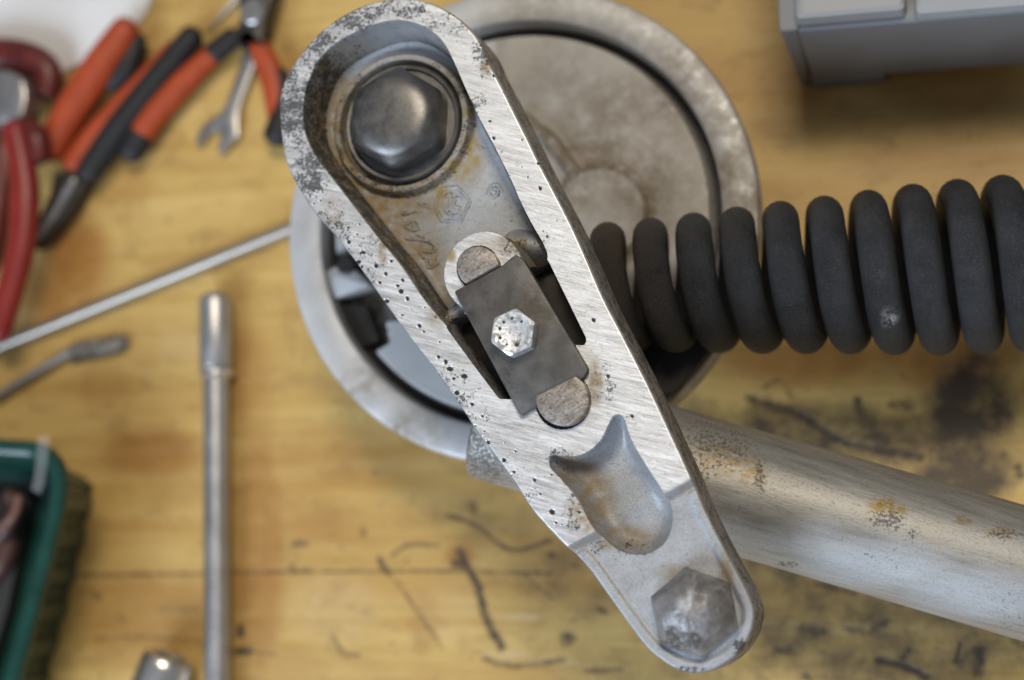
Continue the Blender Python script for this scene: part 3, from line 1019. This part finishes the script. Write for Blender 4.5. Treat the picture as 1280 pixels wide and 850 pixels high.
# --- hub
mp_ = mpp(651, 276, HZ)
RH = 305 * mp_
RI = 259 * mp_
RP = 248 * mp_
prof = [(RH * .80, 0), (RH * .86, .002), (RH * .86, .030), (RH * .97, .034), (RH, .0365), (RH, .0435), (RH - .0006, .0446), (RH - .0016, HZ), (RI + .0011, HZ), (RI + .0003, HZ - .0004), (RI, HZ - .0012), (RI - .0004, .0350), (RP * .9, .0350), (RP * .9, .030)]
mb = lathe(MB(), (hc.x, hc.y, 0), prof, 192)
hv = np.array(mb.v)
mq = proj(hv)
mm = np.zeros((len(hv), 4))
mm[:, 0] = np.where(mq[:, 0] > 640, .25, 0.03) + blobs(mq, [(930, 255, 40, 40, .5), (440, 480, 60, 40, .4), (520, 540, 60, 40, .5), (900, 150, 60, 60, .2)])
mm[:, 2] = np.where(mq[:, 0] > 600, .16, 0) + blobs(mq, [(915, 210, 25, 50, .7), (450, 500, 30, 20, .5), (500, 530, 20, 20, .5), (860, 100, 50, 50, .3)])
hub = mb.build('wheel_hub', M_RIM, asm, angle=35, mask=np.clip(mm, 0, 1))
hub['label'] = 'round alloy wheel hub with a broad rim'
# black ring that makes the groove read dark
lathe(MB(), (hc.x, hc.y, 0), [(RI - .0005, .0352), (RI - .0005, .0385), (RP + .0002, .0385), (RP + .0002, .0352)], 128, cap0=False, cap1=False).build('groove_ring', M_DARK, hub)
# plate with raised boss, rib and brake window
gstep = 0.0005
gxs = np.arange(hc.x - RP - .001, hc.x + RP + .001, gstep)
gys = np.arange(hc.y - RP - .001, hc.y + RP + .001, gstep)
X, Y = np.meshgrid(gxs, gys)
P2 = np.stack([X.ravel(), Y.ravel()], 1)
ZP = 0.0425
Q2 = proj(np.column_stack([P2, np.full(len(P2), ZP)]))
rad = np.hypot(P2[:, 0] - hc.x, P2[:, 1] - hc.y)
out_ = rad > RP - gstep * .6
k = np.where(rad > RP - gstep * .5, RP / np.maximum(rad, 1e-9), 1)
zz = np.full(len(P2), ZP)
WIN = np.array([(392, 325), (436, 308), (470, 322), (520, 360), (500, 400), (482, 402), (487, 428), (458, 446), (436, 430), (414, 400), (396, 360)])
dwin, _ = sdf(Q2, WIN)
zz -= .007 * sstep(0, 3, dwin)
bd_ = np.hypot(Q2[:, 0] - 752, Q2[:, 1] - 268)
zz += .0022 * sstep(64, 52, bd_)
zz += .0026 * sstep(11, 5, pathdist(Q2, [(655, 150), (690, 178), (718, 215)]))
zz -= .0012 * sstep(6, 3, pathdist(Q2, spline([(403, 336), (425, 322), (446, 300)], 4)))
zz -= .004 * sstep(RP - .0012, RP, rad)
P2 = np.array([hc.x, hc.y]) + (P2 - np.array([hc.x, hc.y])) * k[:, None]
keep = rad < RP + gstep * .75
Fp = grid_faces(len(gxs), len(gys))
Fp = Fp[keep[Fp].all(1)]
uv_ = np.unique(Fp)
rm = -np.ones(len(P2), int)
rm[uv_] = np.arange(len(uv_))
mm = np.zeros((len(P2), 4))
mm[:, 0] = np.maximum(blobs(Q2, [(740, 190, 60, 60, .45), (760, 130, 80, 50, .35), (690, 90, 60, 50, .3), (800, 230, 60, 60, .35), (840, 110, 40, 60, .5), (720, 235, 30, 40, .5), (560, 60, 80, 60, .3), (620, 50, 20, 40, .3)]), sstep(0, 4, dwin))
mm[:, 0] = np.maximum(mm[:, 0], .7 * sstep(12, 3, np.abs(bd_ - 62)))
mm[:, 0] = np.maximum(mm[:, 0], .6 * sstep(14, 9, pathdist(Q2, [(655, 150), (690, 178), (718, 215)])))
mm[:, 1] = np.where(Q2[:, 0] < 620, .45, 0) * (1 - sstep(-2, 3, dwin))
mm[:, 2] = blobs(Q2, [(800, 200, 160, 160, .35), (700, 250, 60, 60, .4)])
pl = obj('hub_plate', np.column_stack([P2, zz])[uv_], rm[Fp].tolist(), M_PLATE, hub, mask=np.clip(mm[uv_], 0, 1), angle=50)
pl['label'] = 'dusty grey flat plate closing the hub'
# brake parts seen through the window
lathe(MB(), u1(437, 333, .041), [(.0028, -.004), (.0028, .003), (.0022, .0036)], 20).build('brake_pin', M_DKMETAL, hub)
prism(MB(), up(roundpoly([(403, 341), (432, 326), (462, 356), (418, 374)], 4), .0432), .0362, .0432, .0005).build('shoe_end', M_RIM, hub)
prism(MB(), up(roundpoly([(424, 380), (458, 381), (474, 424), (453, 436), (420, 402)], 3), .0405), .0355, .0405, .0005).build('brake_block', M_DKMETAL, hub)

# --- coil spring
TOP0, PITCH = 761.0, 53.3
zs0, zs1 = .0645, .0420
NT = 13.0
seg = 56
cx_ = lambda n: TOP0 + PITCH * n + 0.16 * n * n
path, rads = [], []
for i in range(int(-0.3 * seg), int(NT * seg)):
    n = i / seg
    x = cx_(n)
    s = (x - 760) / 520
    z = zs0 + (zs1 - zs0) * s
    yc = 360 - 31 * s
    hpx = np.interp(x, [740, 800, 870, 960, 1045, 1110, 1165, 1220, 1290], [82, 84, 88, 95, 100, 105, 109, 111, 113])
    c = u1(x, yc, z)
    m = mpp(x, yc, z)
    rw = 22.6 * m * (1 + .012 * math.sin(n * 9.1) + .01 * math.sin(n * 23.7)) * (1.0 if x > 850 else 0.97)
    R = (hpx * m - rw)
    t = 2 * math.pi * n
    path.append(Vector((c.x, c.y + R * math.cos(t), c.z + R * math.sin(t))))
    rads.append(rw)
sax = (u1(1280, 329, zs1) - u1(760, 360, zs0)).normalized()
rings = []
for i, (p, r_) in enumerate(zip(path, rads)):
    tg = (path[min(i + 1, len(path) - 1)] - path[max(i - 1, 0)]).normalized()
    e1 = (sax - tg * sax.dot(tg)).normalized()
    e2 = tg.cross(e1)
    rings.append([p + (e1 * math.cos(2 * math.pi * k / 18) + e2 * math.sin(2 * math.pi * k / 18)) * r_ for k in range(18)])
mb = MB().rings(rings)
sv = np.array(mb.v)
sq = proj(sv)
mm = np.zeros((len(sv), 4))
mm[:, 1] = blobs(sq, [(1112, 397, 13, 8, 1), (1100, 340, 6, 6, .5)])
mm[:, 2] = sstep(880, 760, sq[:, 0])
sp = mb.build('coil_spring', M_SPRING, asm, angle=180, mask=mm)
sp['label'] = 'thick black coil spring'
# black block between spring and tube
mb = MB()
prism(mb, up(roundpoly([(770, 385), (850, 405), (893, 432), (842, 492), (812, 500), (780, 470)], 5), .050), .0452, .0500, .001)
mb.build('black_block', M_DARK, asm)

# --- fork tube: from under the arm down to the bench beyond the picture
t0 = u1(606, 521, .0625)
t1 = u1(1280, 716, .047)
dr = (t1 - t0).normalized()
RT = .0159
L1 = (t0.z - RT * .98) / -dr.z
N = 260
path = [t0 + dr * (L1 * k / N) for k in range(N + 1)]
mb = MB()
x_, y_, z_ = frame(dr)
NR = 120
rg = [[p + (x_ * math.cos(2 * math.pi * k / NR) + y_ * math.sin(2 * math.pi * k / NR)) * r for k in range(NR)] for p, r in [(t0 + dr * .002, RT * .6), (t0 + dr * .0004, RT * .86), (t0, RT * .92), (t0 + dr * .0006, RT * .98)] + [(q, RT) for q in path[1:]]]
mb.rings(rg)
tv = np.array(mb.v)
tq = proj(tv)
mm = np.zeros((len(tv), 4))
mm[:, 0] = blobs(tq, [(900, 560, 60, 40, .5), (950, 595, 9, 26, .95), (1110, 650, 30, 16, .9), (1140, 668, 14, 10, .8), (1255, 668, 30, 9, .8), (1260, 760, 40, 40, .2), (1110, 690, 60, 30, .2), (985, 705, 20, 5, .9), (880, 560, 40, 60, .45), (610, 560, 60, 70, .85)])  # dirt patches; the end under the arm is darkened against the window light
mm[:, 1] = blobs(tq, [(1090, 705, 130, 42, .6), (1220, 745, 120, 44, .6), (1010, 660, 60, 20, .5)])  # bluish window light painted along the lower side
mm[:, 2] = blobs(tq, [(1105, 632, 26, 16, 1), (1125, 638, 14, 9, .9), (1205, 650, 14, 8, .9), (940, 590, 26, 30, .6), (900, 575, 50, 30, .6), (1250, 665, 26, 12, .5)])
tb = mb.build('fork_tube', M_TUBE, asm, angle=40, mask=mm)
tb['label'] = 'pitted silver steel fork tube'

# ------------------------------------------------------------ hand tools and parts on the bench
def pxpath(pts, z, n=6):
    w_ = up(spline(pts, n), 0.0)
    zv = np.ones(len(w_)) * z if not hasattr(z, '__len__') else np.interp(np.linspace(0, 1, len(w_)), np.linspace(0, 1, len(z)), z)
    pp_ = spline(pts, n)
    return np.array([up([p], q)[0] for p, q in zip(pp_, zv)])


def radii(n, prof):
    t = np.linspace(0, 1, n)
    return np.interp(t, np.linspace(0, 1, len(prof)), prof)


def grip(pts, prof, z, name, mat, parent, flat=0.8, n=8):
    p = pxpath(pts, z, n)
    return sweep(MB(), p, radii(len(p), prof), 16, flat).build(name, mat, parent, angle=60)


# vertical socket extension bar
b0, b1 = u1(270, 368, .0050), u1(273, 1000, .0046)
ext = thing('extension_bar', 'straight grey steel socket extension bar with a thicker sleeve end', 'extension bar', (b0.x, b0.y - .01, 0))
d = (b1 - b0).normalized()
k = mpp(270, 420, .005)
lathe(MB(), b0, [(.0036, -.0002), (.0048, .0008), (.0052, .0022), (.0052, .0225), (.0048, .0235)], 40, ax=d).build('sleeve', M_BAR, ext)
lathe(MB(), b0 + d * .0236, [(.0046, 0), (.0055, .0004), (.0055, .0018), (.0041, .0030)], 40, ax=d).build('collar_ring', M_CHROME, ext)
lathe(MB(), b0 + d * .0262, [(.0041, 0), (.0041, (b1 - b0).length - .03)], 40, ax=d).build('shaft', M_BAR, ext)

# socket lying beside it
s0, s1 = u1(213, 820, .0085), u1(180, 905, .0085)
d = (s1 - s0).normalized()
so = MB()
lathe(so, s0, [(.0050, .006), (.0052, .0004), (.0066, 0), (.0074, .0004), (.0081, .0016), (.0083, .0030), (.0083, .024), (.0078, .025), (.004, .025)], 48, ax=d)
tag(so.build('socket', M_CHROME, base=True, angle=30), 'short shiny chrome socket lying next to the extension bar', 'socket')

# long bright rod
r0, r1 = u1(-60, 458, .0023), u1(372, 282, .0023)
mb = MB()
lathe(mb, r0, [(.0018, 0), (.0022, .0004), (.0022, (r1 - r0).length - .0004), (.0018, (r1 - r0).length)], 24, ax=(r1 - r0).normalized())
tag(mb.build('steel_rod', M_ROD, base=True), 'long thin bright steel rod running under the hub', 'rod')

# short rod with a crusty grey tip
r0, r1 = u1(-60, 532, .0018), u1(90, 438, .0018)
br = thing('wire_brush', 'short thin rod with a rough crusty grey tip', 'wire brush', ((r0 + r1) / 2 * 1.0).xy.to_3d())
lathe(MB(), r0, [(.0012, 0), (.0017, .0004), (.0017, (r1 - r0).length)], 20, ax=(r1 - r0).normalized()).build('stem', M_ROD, br)
p = pxpath([(82, 443), (105, 437), (130, 433), (158, 427)], .0020, 12)
rr_ = radii(len(p), [.0018, .0030, .0027, .0030, .0026, .0030, .0016]) * (1 + rng.normal(0, .12, len(p)))
mb = sweep(MB(), p, rr_, 18, .65)
mb.v = [tuple(np.array(v) + rng.normal(0, .00018, 3) * (1, 1, .5)) for v in mb.v]
mb.build('crusty_tip', M_BRISTLE, br, angle=20)

# open-end wrench under the pliers
zw = .0036
wr = [(262, 166), (247, 182), (245, 172), (254, 156), (270, 145), (283, 126), (302, 72), (336, -20), (357, -20), (321, 74), (299, 134), (297, 158), (297, 172), (286, 180), (279, 190), (271, 186), (276, 168), (270, 163)]
mb = prism(MB(), up(spline(wr, 3, True), zw), .0004, zw, .0006)
tag(mb.build('open_wrench', M_STEEL, base=True), 'small grey open-end wrench lying under the pliers', 'wrench')

# combination pliers, orange and black, head pointing to the back
pc = u1(308, 30, 0)
pl1 = thing('combination_pliers', 'steel pliers with short orange grips and black ends, lying over the wrench', 'pliers', pc)
grip([(268, 66), (235, 98), (196, 140), (170, 178)], [.0034, .0042, .0046, .0044], .0062, 'handle', M_ORANGE, pl1)
grip([(174, 172), (164, 188)], [.0048, .0047], .0062, 'grip_end', M_BLACKGRIP, pl1)
grip([(290, 48), (268, 66)], [.0036, .0037], .0064, 'grip_collar', M_BLACKGRIP, pl1)
grip([(324, 58), (336, 84), (344, 112), (347, 140)], [.0034, .0040, .0040, .0036], .0062, 'handle', M_ORANGE, pl1)
grip([(352, 92), (356, 120), (352, 150), (347, 168)], [.0022, .0030, .0042, .0047], .0066, 'grip_end', M_BLACKGRIP, pl1)
mb = prism(MB(), up(roundpoly([(286, 46), (300, 26), (296, -10), (318, -60), (340, -60), (342, -10), (330, 26), (326, 58), (308, 40), (296, 58)], 6), .0105), .0040, .0105, .001)
mb.build('jaw', M_DKMETAL, pl1)
lathe(MB(), u1(316, 14, .0105), [(.0042, -.004), (.0042, .0004), (.0036, .0009)], 24).build('rivet', M_STEEL, pl1)

# thin flat steel strip behind the grips
mb = prism(MB(), up([(258, 40), (266, 33), (312, -14), (300, -18)], .0022), .0003, .0022, .0004)
tag(mb.build('steel_strip', M_STEEL, base=True), 'thin flat steel strip behind the black grip', 'metal strip')

# large orange and black pliers
pl2 = thing('large_pliers', 'large pliers with long orange and black grips and dark jaws', 'pliers', u1(80, 240, 0))
grip([(157, 38), (128, 80), (95, 128), (62, 186)], [.0050, .0060, .0058, .0052], .0078, 'handle', M_ORANGE, pl2, .85)
grip([(172, 50), (158, 84), (140, 105)], [.0030, .0042, .0030], .0058, 'grip_edge', M_BLACKGRIP, pl2, .9)
grip([(214, 58), (165, 118), (125, 162), (92, 204)], [.0020, .0038, .0044, .0042], .0056, 'handle', M_ORANGE, pl2, .85)
grip([(240, 46), (200, 95), (150, 160), (112, 214)], [.0040, .0044, .0050, .0044], .0070, 'grip_edge', M_BLACKGRIP, pl2, .9)
mb = prism(MB(), up(roundpoly([(66, 214), (94, 212), (112, 216), (86, 262), (52, 304), (38, 312), (44, 276), (60, 244)], 6), .0085), .0025, .0085, .0015)
mb.build('jaw', M_DKMETAL, pl2)
grip([(92, 226), (70, 262), (46, 298)], [.0016, .0016, .0010], .0088, 'jaw_edge', M_STEEL, pl2)

# red cutters at the side
pl3 = thing('red_cutters', 'dark red handled cutters with a grey steel head, partly on a white rag', 'cutters', u1(10, 150, 0))
grip([(18, 162), (27, 205), (31, 250), (26, 310), (12, 365), (-2, 412)], [.0042, .0046, .0050, .0047, .0046, .0046], .0160, 'handle', M_RED, pl3, .8)
grip([(-50, 78), (0, 70), (34, 74), (58, 88), (60, 112)], [.0060, .0060, .0058, .0050, .0040], .0075, 'handle', M_MAROON, pl3, .85)
grip([(34, 160), (46, 176), (48, 196)], [.0036, .0046, .0036], .0135, 'grip_stop', M_MAROON, pl3, .9)
mb = prism(MB(), up(roundpoly([(-30, 92), (8, 86), (28, 96), (33, 120), (26, 150), (-30, 156)], 10), .0165), .0060, .0165, .001)
mb.build('head', M_STEEL, pl3)
grip([(8, 150), (4, 200), (-4, 260), (-14, 330)], [.0040, .0048, .0048, .0040], .0045, 'grip_under', M_MAROON, pl3, .8)

# white rag
rag = spline([(-90, -70), (60, -80), (176, -60), (187, 0), (160, 40), (100, 78), (40, 104), (-60, 120)], 8, True)
mb = prism(MB(), up(rag, .0016), .0002, .0016, .0006)
tag(mb.build('white_rag', M_PAPER, base=True), 'flat white rag under the orange grips', 'rag')

# grey plastic case
k0 = u1(1016, 111, 0)
k1 = u1(1285, 91, 0)
ex = (k1 - k0)
ex.z = 0
ex.normalize()
ey = Vector((-ex.y, ex.x, 0))
case = thing('tool_case', 'grey plastic case standing on a small foot', 'case', k0)


def cbox(x0, x1, y0, y1, z0, z1, tx=0.0, ty=0.0, b=.0008):
    mb = MB()
    rings = []
    for z, i in ((z0, b), (z0 + b, 0), (z1 - b, 0), (z1, b)):
        f = (z - z0) / (z1 - z0)
        xa, xb, ya, yb = x0 + i + tx * f, x1 - i - tx * f, y0 + i + ty * f, y1 - i - ty * f
        rp = roundpoly([(xa, ya), (xb, ya), (xb, yb), (xa, yb)], .0015, 3)
        rings.append([k0 + ex * p + ey * q + Vector((0, 0, z)) for p, q in rp])
    return mb.rings(rings)


cbox(0, .0205, 0, .05, 0.0, .0075, -.0004, .0002).build('foot', M_BOX, case)
cbox(.16, .18, 0, .05, 0.0, .0075).build('foot', M_BOX, case)
cbox(.0004, .18, .0004, .09, .0075, .050, -.0006, .0006).build('body', M_BOX, case)
cbox(-.0002, .028, .0020, .085, .050, .0555, .0006, .0008).build('lid', M_BOXLID, case)
cbox(.030, .178, .0008, .085, .050, .0540, .0004, .0012).build('lid', M_BOXLID, case)
cbox(-.0034, -.0004, .0010, .085, .0, .051, -.0012, .0, .0004).build('side_flange', M_BOX, case)

# green plastic tray
ZT = .034
rimpx = spline([(-150, 538), (-60, 544), (10, 549), (46, 553), (70, 570), (80, 600), (74, 650), (52, 740), (22, 850), (-10, 960), (-60, 1010), (-150, 1015), (-210, 960), (-220, 780), (-210, 590)], 12, True)
rw_ = up(rimpx, ZT)[:, :2]
tc = rw_.mean(0)
tn = len(rw_)
dd_ = np.roll(rw_, -1, 0) - np.roll(rw_, 1, 0)
nn = np.stack([-dd_[:, 1], dd_[:, 0]], 1)
nn /= np.linalg.norm(nn, axis=1)[:, None]
if ((rw_ + nn * .001 - tc) ** 2).sum() > ((rw_ - tc) ** 2).sum():
    nn = -nn
arc = np.cumsum(np.linalg.norm(np.roll(rw_, -1, 0) - rw_, axis=1))
# resample finer for ribs
fine_t = np.linspace(0, arc[-1], 900, endpoint=False)
def rs_(a):
    return np.stack([np.interp(fine_t, np.concatenate([[0], arc]), np.concatenate([a[:, i], a[:1, i]])) for i in range(2)], 1)
rwf, nnf = rs_(rw_), rs_(nn)
rib = .0007 * np.clip(np.sin(fine_t / .0115 * 2 * np.pi) * 3, -1, 1)
def tr(ins, z, ribk=0.0):
    q = rwf + nnf * (ins + ribk * rib)[:, None] if ribk else rwf + nnf * ins
    return [(x, y, z) for x, y in q]
tray = thing('plastic_tray', 'dark green ribbed plastic tray holding wire scraps', 'tray', (tc[0], tc[1], 0))
mb = MB()
mb.rings([tr(.0105, .0002), tr(.0098, .0006, 1), tr(.0055, ZT - .007, 1), tr(.0040, ZT - .0045), tr(.0006, ZT - .0038), tr(0, ZT - .0030), tr(0, ZT - .0012), tr(.0008, ZT - .0001), tr(.0022, ZT), tr(.0042, ZT - .0004), tr(.0056, ZT - .0018), tr(.0070, ZT - .012), tr(.0118, .0022)], True, True, True)
mb.build('tray_body', M_GREEN, tray, angle=40)
fz = ZT + .0006
mb = MB()
mb.rings([[tuple(u1(47, 546, fz + .002)), tuple(u1(62, 544, fz + .002))], [tuple(u1(46, 570, fz + .001)), tuple(u1(60, 572, fz + .001))], [tuple(u1(42, 600, fz)), tuple(u1(55, 606, fz))], [tuple(u1(39, 612, fz - .002)), tuple(u1(50, 618, fz - .001))]], False, False, False)
mb.build('film_scrap', M_FILM, tray)
# wires lying in the tray
wires = [([(-60, 700), (-10, 680), (12, 655), (22, 630), (12, 618)], .0024, M_BROWNWIRE, .016, 'dark brown wire scrap looping up in the green tray'),
         ([(-30, 660), (2, 658), (20, 640), (24, 622)], .0014, M_PINKWIRE, .0215, 'thin pale brown wire curled over the dark wire in the tray'),
         ([(-40, 760), (-8, 720), (10, 690), (14, 668)], .0034, M_BROWNWIRE, .010, 'thick brown wire scrap lying along the tray wall')]
for pts, r_, m_, z_h, lb in wires:
    p = pxpath(pts, [z_h * .55, z_h, z_h], 8)
    tag(sweep(MB(), p, r_, 12).build('wire_scrap', m_, base=True, angle=180), lb, 'wire', 'wire scraps in the tray')
p = up(roundpoly([(-160, 640), (20, 612), (38, 622), (10, 760), (-20, 860), (-160, 900)], 12), .008)
tag(prism(MB(), p, .0023, .008, .002).build('rubber_pad', M_DARK, base=True), 'black rubber pad at the bottom of the green tray', 'rubber pad')
